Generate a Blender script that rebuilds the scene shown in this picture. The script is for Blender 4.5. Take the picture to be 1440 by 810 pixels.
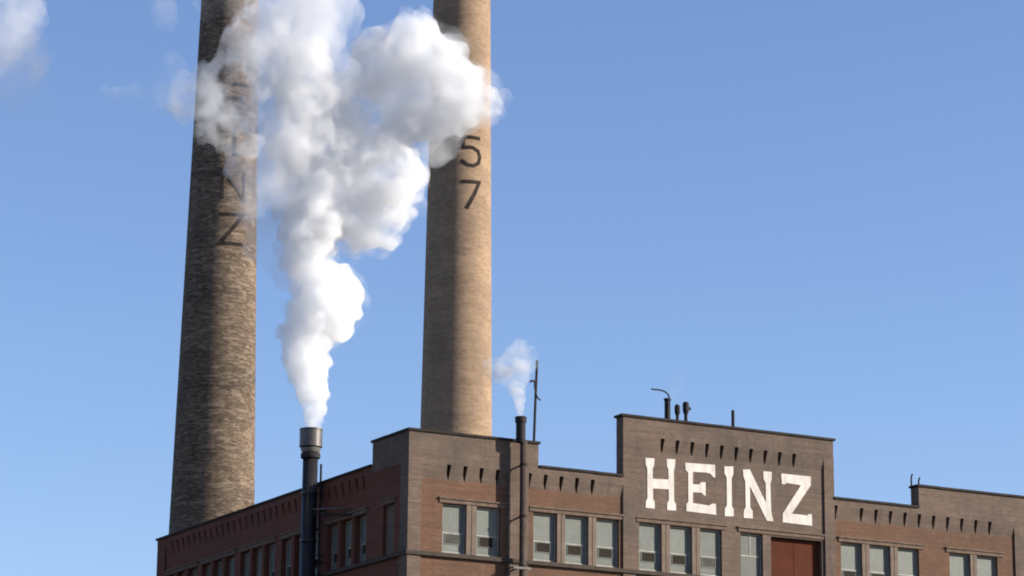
import bpy, bmesh, math, random
from mathutils import Vector, Matrix, noise as mnoise
from mathutils.geometry import tessellate_polygon

# ------------------------------------------------------------------ scene, camera, light
S = bpy.context.scene
for o in list(bpy.data.objects):
    bpy.data.objects.remove(o, do_unlink=True)
COL = S.collection
random.seed(57)

YAW, PITCH, ROLL = math.radians(28.649), math.radians(13.8645), math.radians(0.5083)
cam_data = bpy.data.cameras.new('camera')
cam = bpy.data.objects.new('camera', cam_data)
COL.objects.link(cam)
S.camera = cam
cam_data.sensor_width = 36.0
cam_data.lens = 3943.0 / 1440.0 * 36.0
cam_data.clip_start = 0.5
cam_data.clip_end = 9000.0
_f = Vector((math.sin(YAW) * math.cos(PITCH), math.cos(YAW) * math.cos(PITCH), math.sin(PITCH)))
_r = Vector((math.cos(YAW), -math.sin(YAW), 0))
_u = _r.cross(_f)
_r2 = _r * math.cos(ROLL) + _u * math.sin(ROLL)
_u2 = _u * math.cos(ROLL) - _r * math.sin(ROLL)
M = Matrix(((_r2.x, _u2.x, -_f.x), (_r2.y, _u2.y, -_f.y), (_r2.z, _u2.z, -_f.z))).to_4x4()
M.translation = Vector((-51.406, -102.917, 1.616))
cam.matrix_world = M

SUN_DIR_H = Vector((0.823, -0.568, 0)).normalized()
SUN_EL = math.radians(22.0)
W = bpy.data.worlds.new('World')
S.world = W
W.use_nodes = True
wn = W.node_tree.nodes
wn.clear()
sky = wn.new('ShaderNodeTexSky')
sky.sky_type = 'NISHITA'
sky.sun_disc = False
sky.sun_elevation = SUN_EL
sky.sun_rotation = math.atan2(SUN_DIR_H.x, SUN_DIR_H.y)
sky.altitude = 200
sky.air_density = 1.0
sky.dust_density = 0.5
sky.ozone_density = 4.0
bg = wn.new('ShaderNodeBackground')
bg.inputs['Strength'].default_value = 0.105
wo = wn.new('ShaderNodeOutputWorld')
tint = wn.new('ShaderNodeMix')
tint.data_type = 'RGBA'
tint.blend_type = 'MULTIPLY'
tint.inputs[0].default_value = 1.0
tint.inputs[7].default_value = (1.015, 0.932, 1.0, 1)      # the camera's slightly violet white balance
W.node_tree.links.new(sky.outputs[0], tint.inputs[6])
W.node_tree.links.new(tint.outputs[2], bg.inputs['Color'])
W.node_tree.links.new(bg.outputs[0], wo.inputs['Surface'])

sd = bpy.data.lights.new('sun', 'SUN')
sd.energy = 5.0
sd.angle = math.radians(0.55)
sd.color = (1.0, 0.93, 0.82)
sun = bpy.data.objects.new('sun', sd)
COL.objects.link(sun)
_sd = SUN_DIR_H * math.cos(SUN_EL) + Vector((0, 0, math.sin(SUN_EL)))
sun.rotation_euler = _sd.to_track_quat('Z', 'Y').to_euler()
sun.location = (60, -40, 60)

S.view_settings.view_transform = 'Standard'
S.view_settings.look = 'None'
S.view_settings.exposure = 0.85
S.view_settings.gamma = 1.0
S.view_settings.use_curve_mapping = False
S.render.engine = 'CYCLES'
S.cycles.max_bounces = 22
S.cycles.diffuse_bounces = 4
S.cycles.volume_bounces = 18
S.cycles.transparent_max_bounces = 24
S.cycles.volume_step_rate = 0.25
S.cycles.volume_max_steps = 256
S.cycles.use_denoising = True
S.cycles.filter_width = 1.9

# ------------------------------------------------------------------ materials
def new_mat(name):
    m = bpy.data.materials.new(name)
    m.use_nodes = True
    nt = m.node_tree
    nt.nodes.clear()
    out = nt.nodes.new('ShaderNodeOutputMaterial')
    return m, nt, out

def N(nt, kind, **kw):
    n = nt.nodes.new(kind)
    for k, v in kw.items():
        if k in n.inputs:
            n.inputs[k].default_value = v
        else:
            setattr(n, k, v)
    return n

def math_node(nt, op, a, b=None):
    n = nt.nodes.new('ShaderNodeMath')
    n.operation = op
    for i, v in enumerate((a, b)):
        if v is None:
            continue
        if hasattr(v, 'links'):
            nt.links.new(v, n.inputs[i])
        else:
            n.inputs[i].default_value = v
    return n.outputs[0]

def ramp(nt, fac, stops, interp='LINEAR'):
    n = nt.nodes.new('ShaderNodeValToRGB')
    n.color_ramp.interpolation = interp
    e = n.color_ramp.elements
    while len(e) < len(stops):
        e.new(0.5)
    for el, (p, c) in zip(e, stops):
        el.position = p
        el.color = (*c, 1) if len(c) == 3 else c
    nt.links.new(fac, n.inputs[0])
    return n.outputs[0]

def mix_col(nt, fac, a, b, blend='MIX'):
    n = nt.nodes.new('ShaderNodeMix')
    n.data_type = 'RGBA'
    n.blend_type = blend
    for sock, v in ((n.inputs[0], fac), (n.inputs[6], a), (n.inputs[7], b)):
        if hasattr(v, 'links'):
            nt.links.new(v, sock)
        elif isinstance(v, (int, float)):
            sock.default_value = v
        else:
            sock.default_value = (*v, 1) if len(v) == 3 else v
    return n.outputs[2]

def noise_tex(nt, vec, scale, detail=4, rough=0.55):
    n = N(nt, 'ShaderNodeTexNoise')
    n.inputs['Scale'].default_value = scale
    n.inputs['Detail'].default_value = detail
    n.inputs['Roughness'].default_value = rough
    if vec is not None:
        nt.links.new(vec, n.inputs['Vector'])
    return n.outputs['Fac']

def scaled(nt, vec, s):
    n = nt.nodes.new('ShaderNodeVectorMath')
    n.operation = 'MULTIPLY'
    nt.links.new(vec, n.inputs[0])
    n.inputs[1].default_value = s
    return n.outputs[0]

def wall_uv(nt):
    """(x + y, z, 0) in world metres: runs along any axis-aligned wall"""
    g = nt.nodes.new('ShaderNodeNewGeometry')
    sp = nt.nodes.new('ShaderNodeSeparateXYZ')
    nt.links.new(g.outputs['Position'], sp.inputs[0])
    c = nt.nodes.new('ShaderNodeCombineXYZ')
    nt.links.new(math_node(nt, 'ADD', sp.outputs[0], sp.outputs[1]), c.inputs[0])
    nt.links.new(sp.outputs[2], c.inputs[1])
    return c.outputs[0], g.outputs['Position'], sp

def brick_mat(name, c1, c2, mortar, soot, soot_amt, stain_scale=0.35):
    m, nt, out = new_mat(name)
    uv, pos, sp = wall_uv(nt)
    b = N(nt, 'ShaderNodeTexBrick')
    b.inputs['Scale'].default_value = 1.0
    b.inputs['Brick Width'].default_value = 0.215
    b.inputs['Row Height'].default_value = 0.075
    b.inputs['Mortar Size'].default_value = 0.006
    b.inputs['Bias'].default_value = 0.0
    b.inputs['Color1'].default_value = (*c1, 1)
    b.inputs['Color2'].default_value = (*c2, 1)
    b.inputs['Mortar'].default_value = (*mortar, 1)
    nt.links.new(uv, b.inputs['Vector'])
    # courses that differ, patches, streaks of soot running down
    course = noise_tex(nt, scaled(nt, uv, (0.45, 7.0, 1)), 1.0, 3, 0.6)
    col = mix_col(nt, ramp(nt, course, [(0.35, (0, 0, 0)), (0.7, (0.55, 0.55, 0.55))]), b.outputs['Color'], c2, 'MULTIPLY')
    col = mix_col(nt, 0.55, b.outputs['Color'], col)
    patch = noise_tex(nt, pos, stain_scale, 5, 0.62)
    col = mix_col(nt, ramp(nt, patch, [(0.42, (0, 0, 0)), (0.66, (soot_amt,) * 3)]), col, soot)
    streak = noise_tex(nt, scaled(nt, uv, (2.6, 0.22, 1)), 1.0, 4, 0.6)
    col = mix_col(nt, ramp(nt, streak, [(0.52, (0, 0, 0)), (0.74, (soot_amt * 0.8,) * 3)]), col, soot)
    pale = noise_tex(nt, scaled(nt, uv, (0.9, 0.6, 1)), 1.7, 5, 0.7)
    col = mix_col(nt, ramp(nt, pale, [(0.55, (0, 0, 0)), (0.76, (0.55, 0.55, 0.55))]), col, mortar)
    p = N(nt, 'ShaderNodeBsdfPrincipled')
    p.inputs['Roughness'].default_value = 0.88
    p.inputs['Specular IOR Level'].default_value = 0.12
    nt.links.new(col, p.inputs['Base Color'])
    bu = N(nt, 'ShaderNodeBump')
    bu.inputs['Strength'].default_value = 0.6
    bu.inputs['Distance'].default_value = 0.012
    nt.links.new(mix_col(nt, 0.5, b.outputs['Fac'], noise_tex(nt, pos, 9.0, 4)), bu.inputs['Height'])
    bu.invert = True
    nt.links.new(bu.outputs[0], p.inputs['Normal'])
    nt.links.new(p.outputs[0], out.inputs['Surface'])
    return m

def plain_mat(name, c, rough=0.7, metal=0.0, var=0.25, scale=3.0, dirt=None, dirt_amt=0.5, bump=0.0):
    m, nt, out = new_mat(name)
    g = nt.nodes.new('ShaderNodeNewGeometry')
    n1 = noise_tex(nt, g.outputs['Position'], scale, 5, 0.6)
    lo = tuple(x * (1 - var) for x in c)
    hi = tuple(min(1, x * (1 + var)) for x in c)
    col = ramp(nt, n1, [(0.3, lo), (0.7, hi)])
    if dirt:
        n2 = noise_tex(nt, scaled(nt, g.outputs['Position'], (1.6, 1.6, 0.5)), scale * 0.8, 5, 0.65)
        col = mix_col(nt, ramp(nt, n2, [(0.45, (0, 0, 0)), (0.7, (dirt_amt,) * 3)]), col, dirt)
    p = N(nt, 'ShaderNodeBsdfPrincipled')
    p.inputs['Roughness'].default_value = rough
    p.inputs['Metallic'].default_value = metal
    if rough > 0.69:
        p.inputs['Specular IOR Level'].default_value = 0.12
    if name == 'red_oxide_paint':
        p.inputs['Specular IOR Level'].default_value = 0.15
    if name == 'glossy_black_pipe':
        p.inputs['Specular IOR Level'].default_value = 0.22
    nt.links.new(col, p.inputs['Base Color'])
    if bump:
        bu = N(nt, 'ShaderNodeBump')
        bu.inputs['Strength'].default_value = bump
        bu.inputs['Distance'].default_value = 0.01
        nt.links.new(n1, bu.inputs['Height'])
        nt.links.new(bu.outputs[0], p.inputs['Normal'])
    nt.links.new(p.outputs[0], out.inputs['Surface'])
    return m

def stack_mat(name, base, light, dark, patch_amt, soot_amt, seed):
    """radial brick of a round chimney: courses, patched mortar, weather streaks, in object space (axis = Z)"""
    m, nt, out = new_mat(name)
    tc = nt.nodes.new('ShaderNodeTexCoord')
    sp = nt.nodes.new('ShaderNodeSeparateXYZ')
    nt.links.new(tc.outputs['Object'], sp.inputs[0])
    ang = math_node(nt, 'ARCTAN2', sp.outputs[1], sp.outputs[0])
    u = math_node(nt, 'MULTIPLY', ang, 2.1)
    c = nt.nodes.new('ShaderNodeCombineXYZ')
    nt.links.new(u, c.inputs[0])
    nt.links.new(sp.outputs[2], c.inputs[1])
    c.inputs[2].default_value = seed
    uv = c.outputs[0]
    b = N(nt, 'ShaderNodeTexBrick')
    b.inputs['Brick Width'].default_value = 0.26
    b.inputs['Row Height'].default_value = 0.125
    b.inputs['Mortar Size'].default_value = 0.010
    b.inputs['Scale'].default_value = 1.0
    b.inputs['Color1'].default_value = (*base, 1)
    b.inputs['Color2'].default_value = (*[x * 0.80 for x in base], 1)
    b.inputs['Mortar'].default_value = (*[x * 0.75 for x in light], 1)
    nt.links.new(uv, b.inputs['Vector'])
    col = b.outputs['Color']
    big = noise_tex(nt, scaled(nt, uv, (0.5, 0.22, 1)), 1.0, 4, 0.6)
    col = mix_col(nt, ramp(nt, big, [(0.35, (0, 0, 0)), (0.72, (0.65,) * 3)]), col, dark)
    soot = noise_tex(nt, scaled(nt, uv, (0.16, 0.55, 1)), 1.0, 5, 0.65)
    col = mix_col(nt, ramp(nt, soot, [(0.46, (0, 0, 0)), (0.62, (soot_amt * 0.65,) * 3)]), col, dark)
    band = noise_tex(nt, scaled(nt, uv, (0.7, 3.4, 1)), 1.0, 6, 0.72)
    vo = N(nt, 'ShaderNodeTexVoronoi')
    vo.inputs['Scale'].default_value = 1.0
    vo.inputs['Randomness'].default_value = 0.85
    wv = nt.nodes.new('ShaderNodeTexNoise')
    wv.inputs['Scale'].default_value = 3.2
    wv.inputs['Detail'].default_value = 4
    nt.links.new(uv, wv.inputs['Vector'])
    wa = nt.nodes.new('ShaderNodeVectorMath')
    wa.operation = 'MULTIPLY_ADD'
    nt.links.new(wv.outputs['Color'], wa.inputs[0])
    wa.inputs[1].default_value = (0.5, 0.12, 0)
    nt.links.new(uv, wa.inputs[2])
    nt.links.new(scaled(nt, wa.outputs[0], (2.6, 7.5, 1)), vo.inputs['Vector'])
    vs3 = nt.nodes.new('ShaderNodeSeparateColor')
    nt.links.new(vo.outputs['Color'], vs3.inputs[0])
    col = mix_col(nt, ramp(nt, vs3.outputs[0], [(0.72, (0, 0, 0)), (0.98, (patch_amt * 0.42,) * 3)]), col, light)
    col = mix_col(nt, ramp(nt, vs3.outputs[1], [(0.62, (0, 0, 0)), (0.95, (soot_amt * 0.5,) * 3)]), col, dark)
    col = mix_col(nt, ramp(nt, band, [(0.53, (0, 0, 0)), (0.70, (patch_amt * 0.8,) * 3)]), col, light)
    band2 = noise_tex(nt, scaled(nt, uv, (1.1, 3.4, 1)), 1.3, 5, 0.65)
    col = mix_col(nt, ramp(nt, band2, [(0.54, (0, 0, 0)), (0.70, (soot_amt,) * 3)]), col, dark)
    fine = noise_tex(nt, scaled(nt, uv, (3.0, 9.0, 1)), 1.0, 4, 0.7)
    col = mix_col(nt, ramp(nt, fine, [(0.5, (0, 0, 0)), (0.75, (patch_amt * 0.7,) * 3)]), col, light)
    p = N(nt, 'ShaderNodeBsdfPrincipled')
    p.inputs['Roughness'].default_value = 0.9
    p.inputs['Specular IOR Level'].default_value = 0.12
    nt.links.new(col, p.inputs['Base Color'])
    bu = N(nt, 'ShaderNodeBump')
    bu.inputs['Strength'].default_value = 0.7
    bu.inputs['Distance'].default_value = 0.03
    nt.links.new(band2, bu.inputs['Height'])
    nt.links.new(bu.outputs[0], p.inputs['Normal'])
    nt.links.new(p.outputs[0], out.inputs['Surface'])
    return m

def pane_mat(name, c, rough=0.6, var=0.12):
    """grimy translucent window panel with a faint block grid"""
    m, nt, out = new_mat(name)
    uv, pos, sp = wall_uv(nt)
    b = N(nt, 'ShaderNodeTexBrick')
    b.offset = 0.0
    b.inputs['Brick Width'].default_value = 0.19
    b.inputs['Row Height'].default_value = 0.19
    b.inputs['Mortar Size'].default_value = 0.008
    b.inputs['Scale'].default_value = 1.0
    b.inputs['Color1'].default_value = (*c, 1)
    b.inputs['Color2'].default_value = (*[x * (1 - var) for x in c], 1)
    b.inputs['Mortar'].default_value = (*[x * 0.8 for x in c], 1)
    nt.links.new(uv, b.inputs['Vector'])
    n1 = noise_tex(nt, pos, 2.3, 4)
    col = mix_col(nt, ramp(nt, n1, [(0.4, (0, 0, 0)), (0.7, (0.35,) * 3)]), b.outputs['Color'], [x * 0.72 for x in c])
    p = N(nt, 'ShaderNodeBsdfPrincipled')
    p.inputs['Specular IOR Level'].default_value = 0.25
    oi = nt.nodes.new('ShaderNodeObjectInfo')
    col = mix_col(nt, 1.0, col, ramp(nt, oi.outputs['Random'], [(0.0, (0.84, 0.84, 0.81)), (1.0, (1.12, 1.11, 1.07))]), 'MULTIPLY')
    p.inputs['Roughness'].default_value = rough
    nt.links.new(col, p.inputs['Base Color'])
    nt.links.new(p.outputs[0], out.inputs['Surface'])
    return m

def smoke_mat(name, density, noise_scale, lo, hi, aniso=0.25, dlo=0.2, dhi=1.5, stretch=(1, 1, 1), alb=0.90):
    m, nt, out = new_mat(name)
    tc = nt.nodes.new('ShaderNodeTexCoord')
    n = noise_tex(nt, scaled(nt, tc.outputs['Object'], stretch), noise_scale, 5.0, 0.6)
    mr = nt.nodes.new('ShaderNodeMapRange')
    mr.interpolation_type = 'SMOOTHSTEP'
    nt.links.new(n, mr.inputs['Value'])
    mr.inputs['From Min'].default_value = lo
    mr.inputs['From Max'].default_value = hi
    mr.inputs['To Min'].default_value = density * dlo
    mr.inputs['To Max'].default_value = density * dhi
    v = nt.nodes.new('ShaderNodeVolumePrincipled')
    v.inputs['Color'].default_value = (alb, alb, alb, 1)
    v.inputs['Anisotropy'].default_value = aniso
    nt.links.new(mr.outputs[0], v.inputs['Density'])
    nt.links.new(v.outputs[0], out.inputs['Volume'])
    return m

MAT = {}
MAT['brick_clean'] = brick_mat('brick_clean', (0.1600, 0.0850, 0.0520), (0.1270, 0.0640, 0.0390), (0.1800, 0.1220, 0.0860), (0.0760, 0.0520, 0.0380), 0.58)
MAT['brick_soot'] = brick_mat('brick_soot', (0.1560, 0.1110, 0.0840), (0.1190, 0.0840, 0.0645), (0.2000, 0.1540, 0.1210), (0.0680, 0.0540, 0.0440), 0.62)
MAT['brick_side_shade'] = brick_mat('brick_side_shade', (0.1656, 0.0564, 0.0360), (0.1344, 0.0468, 0.0300), (0.1440, 0.0744, 0.0516), (0.0936, 0.0456, 0.0336), 0.5)  # brick for the shaded side: its deep, warm shade is put into the colour
MAT['coping'] = plain_mat('coping_stone', (0.032, 0.025, 0.021), 0.85, var=0.3, dirt=(0.018, 0.014, 0.012))
MAT['sill'] = plain_mat('sill_stone', (0.060, 0.047, 0.037), 0.88, var=0.25, dirt=(0.07, 0.055, 0.045))
MAT['hood'] = plain_mat('hood_brick', (0.1298, 0.0913, 0.0671), 0.9, var=0.3, dirt=(0.0990, 0.0770, 0.0605))
MAT['roof'] = plain_mat('roof_tar', (0.06, 0.058, 0.055), 0.9)
MAT['frame'] = plain_mat('window_frame_paint', (0.27, 0.25, 0.215), 0.6, dirt=(0.13, 0.11, 0.09))
MAT['pane'] = pane_mat('window_panel', (0.142, 0.152, 0.136))
MAT['pane_dark'] = pane_mat('window_panel_grey', (0.1235, 0.1283, 0.1140))
MAT['vent_dark'] = plain_mat('vent_glass', (0.022, 0.017, 0.012), 0.8)
MAT['vent_grey'] = plain_mat('vent_glass_dusty', (0.060, 0.055, 0.046), 0.7)
MAT['red'] = plain_mat('red_oxide_paint', (0.0708, 0.0202, 0.0098), 0.95, var=0.18, scale=1.2, dirt=(0.0708, 0.0304, 0.0207), dirt_amt=0.5)
MAT['white'] = plain_mat('white_sign_paint', (0.57, 0.525, 0.475), 0.9, var=0.08, dirt=(0.30, 0.25, 0.20), dirt_amt=0.5)
MAT['metal_dark'] = plain_mat('painted_dark_metal', (0.024, 0.022, 0.023), 0.7, dirt=(0.05, 0.036, 0.028), dirt_amt=0.4)
MAT['metal_grey'] = plain_mat('weathered_sheet_metal', (0.085, 0.072, 0.068), 0.45, metal=0.3, dirt=(0.05, 0.038, 0.03), dirt_amt=0.6)
MAT['galv'] = plain_mat('galvanised_metal', (0.22, 0.22, 0.21), 0.45, metal=0.5, dirt=(0.16, 0.13, 0.11), dirt_amt=0.5)
MAT['black_gloss'] = plain_mat('glossy_black_pipe', (0.020, 0.019, 0.019), 0.33, dirt=(0.035, 0.028, 0.024), dirt_amt=0.4)
MAT['rust'] = plain_mat('rusty_pipe', (0.066, 0.048, 0.038), 0.8, dirt=(0.07, 0.045, 0.03), dirt_amt=0.7)
MAT['stack_left'] = stack_mat('mottled_chimney_brick', (0.1207, 0.0830, 0.0539), (0.3126, 0.2412, 0.1756), (0.0388, 0.0292, 0.0226), 0.85, 0.9, 3.0)
MAT['stack_right'] = stack_mat('tan_chimney_brick', (0.3402, 0.2303, 0.1426), (0.3996, 0.2920, 0.2020), (0.1620, 0.1123, 0.0760), 0.36, 0.75, 11.0)
MAT['letter_dark'] = plain_mat('dark_inlaid_brick', (0.030, 0.023, 0.019), 0.9, var=0.4)
MAT['ground'] = plain_mat('asphalt_ground', (0.10, 0.088, 0.073), 0.95, var=0.3, scale=0.3)

# ------------------------------------------------------------------ helpers
def empty(name, loc, label, cat, group=None, rotz=0.0):
    o = bpy.data.objects.new(name, None)
    o.empty_display_size = 0.5
    COL.objects.link(o)
    o.location = loc
    o.rotation_euler = (0, 0, rotz)
    o['label'] = label
    o['category'] = cat
    if group:
        o['group'] = group
    return o

def link_mesh(name, me, parent=None, loc=(0, 0, 0), label=None):
    o = bpy.data.objects.new(name, me)
    COL.objects.link(o)
    o.location = loc
    if parent:
        o.parent = parent
    if label:
        o['label'] = label
    return o

def finish(name, bm, mat, parent=None, loc=(0, 0, 0), label=None, smooth=False):
    bmesh.ops.recalc_face_normals(bm, faces=bm.faces)
    me = bpy.data.meshes.new(name)
    bm.to_mesh(me)
    bm.free()
    me.materials.append(mat)
    if smooth:
        for p in me.polygons:
            p.use_smooth = True
    return link_mesh(name, me, parent, loc, label)

def box(bm, x0, x1, y0, y1, z0, z1):
    v = [bm.verts.new(p) for p in ((x0, y0, z0), (x1, y0, z0), (x1, y1, z0), (x0, y1, z0), (x0, y0, z1), (x1, y0, z1), (x1, y1, z1), (x0, y1, z1))]
    for f in ((3, 2, 1, 0), (4, 5, 6, 7), (0, 1, 5, 4), (1, 2, 6, 5), (2, 3, 7, 6), (3, 0, 4, 7)):
        bm.faces.new([v[i] for i in f])

def bbox(*a, bevel=0.0):
    bm = bmesh.new()
    box(bm, *a)
    if bevel:
        bmesh.ops.bevel(bm, geom=bm.edges[:], offset=bevel, segments=1, affect='EDGES')
    return bm

def lathe(bm, prof, seg=24, cx=0.0, cy=0.0, caps=True):
    rings = []
    for r, z in prof:
        rings.append([bm.verts.new((cx + r * math.cos(2 * math.pi * i / seg), cy + r * math.sin(2 * math.pi * i / seg), z)) for i in range(seg)])
    for a, b in zip(rings, rings[1:]):
        for i in range(seg):
            j = (i + 1) % seg
            bm.faces.new((a[i], a[j], b[j], b[i]))
    if caps:
        bm.faces.new(rings[0][::-1])
        bm.faces.new(rings[-1])

def tube(bm, pts, r, seg=8):
    pts = [Vector(p) for p in pts]
    rings = []
    for i, p in enumerate(pts):
        d = (pts[min(i + 1, len(pts) - 1)] - pts[max(i - 1, 0)]).normalized()
        ref = Vector((0, 0, 1)) if abs(d.z) < 0.9 else Vector((1, 0, 0))
        a = d.cross(ref).normalized()
        b = d.cross(a).normalized()
        rings.append([bm.verts.new(p + a * r * math.cos(2 * math.pi * k / seg) + b * r * math.sin(2 * math.pi * k / seg)) for k in range(seg)])
    for a, b in zip(rings, rings[1:]):
        for k in range(seg):
            bm.faces.new((a[k], a[(k + 1) % seg], b[(k + 1) % seg], b[k]))
    bm.faces.new(rings[0][::-1])
    bm.faces.new(rings[-1])

# ------------------------------------------------------------------ ground
bm = bmesh.new()
vs = [bm.verts.new(p) for p in ((-4000, -4000, 0), (4000, -4000, 0), (4000, 4000, 0), (-4000, 4000, 0))]
bm.faces.new(vs)
g = finish('ground', bm, MAT['ground'])
g['kind'] = 'structure'

# ------------------------------------------------------------------ factory building
# corner at the origin: the sunlit front runs along +X (faces -Y), the shaded side along +Y (faces -X)
REC = 0.08          # depth of the recessed bays behind the piers and the parapet band
XE, YE = 41.0, 28.0
Z_SLOT0, Z_BAND, Z_TOP = 21.93, 22.57, 22.95
fac = empty('factory_building', (0, 0, 0), 'brown brick factory with white five letter sign and dark side wall', 'building')

def uvp(side, u, d, z):
    """point on a side: u along it, d inwards from its front plane"""
    return (u, d, z) if side == 'F' else (d, u, z)

def sbox(bm, side, u0, u1, d0, d1, z0, z1):
    if side == 'F':
        box(bm, u0, u1, d0, d1, z0, z1)
    else:
        box(bm, d0, d1, u0, u1, z0, z1)

def bay_wall(side, u0, u1, z0, z1, openings, depth):
    """brick sheet at REC with real openings and reveals"""
    bm = bmesh.new()
    us = sorted({u0, u1, *[o[0] for o in openings], *[o[1] for o in openings]})
    zs = sorted({z0, z1, *[o[2] for o in openings], *[o[3] for o in openings]})
    for a, b in zip(us, us[1:]):
        for c, d in zip(zs, zs[1:]):
            mu, mz = (a + b) / 2, (c + d) / 2
            if any(o[0] < mu < o[1] and o[2] < mz < o[3] for o in openings):
                continue
            bm.faces.new([bm.verts.new(uvp(side, *q)) for q in ((a, REC, c), (b, REC, c), (b, REC, d), (a, REC, d))])
    for (a, b, c, d) in openings:
        e = REC + depth
        for q in (((a, REC, c), (a, e, c), (a, e, d), (a, REC, d)), ((b, REC, c), (b, e, c), (b, e, d), (b, REC, d)),
                  ((a, REC, d), (b, REC, d), (b, e, d), (a, e, d)), ((a, REC, c), (b, REC, c), (b, e, c), (a, e, c))):
            bm.faces.new([bm.verts.new(uvp(side, *p)) for p in q])
    bmesh.ops.remove_doubles(bm, verts=bm.verts[:], dist=1e-4)
    return bm

WZ0, WZ1 = 18.86, 20.92
W_F = [(1.70, 2.84), (3.31, 4.45), (6.05, 7.21), (7.59, 8.75), (9.13, 10.28),
       (11.29, 12.44), (12.85, 14.00), (14.40, 15.55), (16.54, 17.71),
       (21.93, 23.09), (23.49, 24.67), (25.07, 26.28), (28.02, 29.22), (29.58, 30.80),
       (33.4, 34.6), (35.0, 36.2), (36.6, 37.8)]
W_F = [(a - 0.05, b - 0.05) for a, b in W_F]
DOOR = (18.09, 20.83, 17.2, 20.88)
W_L = []
for gy in (4.1, 8.95, 13.65, 18.3, 22.9):
    W_L += [(gy + k * 1.42, gy + k * 1.42 + 1.12) for k in range(3)]
NICHE = (1.42, 2.48, WZ0, 21.0)
DEP_F, DEP_L = 0.17, 0.28
op_F = [(a, b, WZ0, WZ1) for a, b in W_F]
op_L = [(a, b, WZ0, WZ1) for a, b in W_L]
CAV = 0.50
bm = bay_wall('F', 0.3, 10.70, 0, Z_SLOT0, [o for o in op_F if o[1] < 10.6], 0.30)
finish('wall', bm, MAT['brick_clean'], fac)
bm = bay_wall('F', 10.70, 21.2, 0, 24.10, [o for o in op_F if 10.7 < o[0] < 21.2] + [DOOR], 0.30)
finish('wall', bm, MAT['brick_soot'], fac)
bm = bay_wall('F', 21.2, XE - 0.2, 0, Z_SLOT0, [o for o in op_F if o[0] > 21.2], 0.30)
finish('wall', bm, MAT['brick_clean'], fac)
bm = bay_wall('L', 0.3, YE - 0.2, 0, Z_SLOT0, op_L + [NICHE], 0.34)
finish('wall', bm, MAT['brick_side_shade'], fac)
# masonry behind the slots
finish('wall', bbox(CAV + 0.01, CAV + 0.12, CAV + 0.01, YE - 0.21, 21.7, Z_BAND + 0.02), MAT['brick_side_shade'], fac)
finish('wall', bbox(CAV + 0.12, XE - 0.21, CAV + 0.01, CAV + 0.12, 21.7, Z_BAND + 0.02), MAT['brick_soot'], fac)
finish('wall', bbox(10.6, 21.3, CAV + 0.013, CAV + 0.10, Z_BAND + 0.02, 24.73), MAT['brick_soot'], fac)
finish('slot_ledge', bbox(0.7, XE - 0.22, REC + 0.002, CAV + 0.02, Z_SLOT0 - 0.06, Z_SLOT0 - 0.002), MAT['brick_soot'], fac)
finish('slot_ledge', bbox(11.02, 20.98, REC + 0.002, CAV + 0.02, 24.04, 24.098), MAT['brick_soot'], fac)
finish('slot_ledge', bbox(REC + 0.002, CAV + 0.02, 0.75, YE - 0.22, Z_SLOT0 - 0.06, Z_SLOT0 - 0.002), MAT['brick_side_shade'], fac)
bm = bbox(REC + 0.14, REC + 0.30, NICHE[0] - 0.05, NICHE[1] + 0.05, NICHE[2] - 0.05, NICHE[3] + 0.05)
finish('blocked_opening', bm, MAT['brick_soot'], fac, label='bricked up window opening beside the corner')
# far and back walls
finish('wall', bbox(XE - 0.2, XE, REC + 0.02, YE, 0, Z_BAND), MAT['brick_soot'], fac)
finish('wall', bbox(REC + 0.02, XE - 0.2, YE - 0.2, YE, 0, Z_BAND), MAT['brick_soot'], fac)

# piers
def pier(side, u0, u1, z1):
    bm = bmesh.new()
    sbox(bm, side, u0, u1, 0, REC + 0.04, 0, z1)
    finish('pier', bm, MAT['brick_soot' if side == 'F' else 'brick_side_shade'], fac)
bm = bmesh.new()
box(bm, 0, 0.62, 0, REC + 0.04, 0, Z_BAND)
box(bm, 0, REC + 0.04, REC + 0.04, 0.75, 0, Z_BAND)
finish('pier', bm, MAT['brick_soot'], fac)
pier('F', 4.72, 5.72, Z_BAND)
pier('F', 10.40, 11.02, 24.72)
pier('F', 20.98, 21.52, 24.72)
pier('F', 31.75, 32.6, Z_BAND)
pier('F', 38.6, 40.98, Z_BAND)
pier('L', 26.95, YE - 0.02, Z_BAND)

# parapets (each a 0.58 m thick wall) and their copings
PT = 0.58
def parapet(side, u0, u1, z0, z1):
    bm = bmesh.new()
    sbox(bm, side, u0, u1, 0, PT, z0, z1)
    finish('parapet', bm, MAT['brick_soot'], fac)

def coping(side, u0, u1, z, n=None):
    """a row of stone slabs, each its own piece"""
    L = u1 - u0
    n = n or max(1, round(L / 1.25))
    for i in range(n):
        a, b = u0 + L * i / n, u0 + L * (i + 1) / n
        bm = bmesh.new()
        dz = random.uniform(-0.006, 0.006)
        sbox(bm, side, a + (0.006 if i else 0), b - (0.006 if i < n - 1 else 0), -0.07, PT + 0.06, z - 0.10 + dz, z + dz)
        finish('coping_stone', bm, MAT['coping'], fac)

ZB, ZC = 23.96, 25.62
XB, YB = 6.18, 3.47
# corner block
parapet('F', 0, XB, Z_BAND, ZB - 0.1)
bm = bbox(0, PT, PT, YB, Z_BAND, ZB - 0.1)
finish('parapet', bm, MAT['brick_soot'], fac)
coping('F', -0.07, XB + 0.07, ZB)
coping('L', PT + 0.06, YB + 0.07, ZB)
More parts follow.
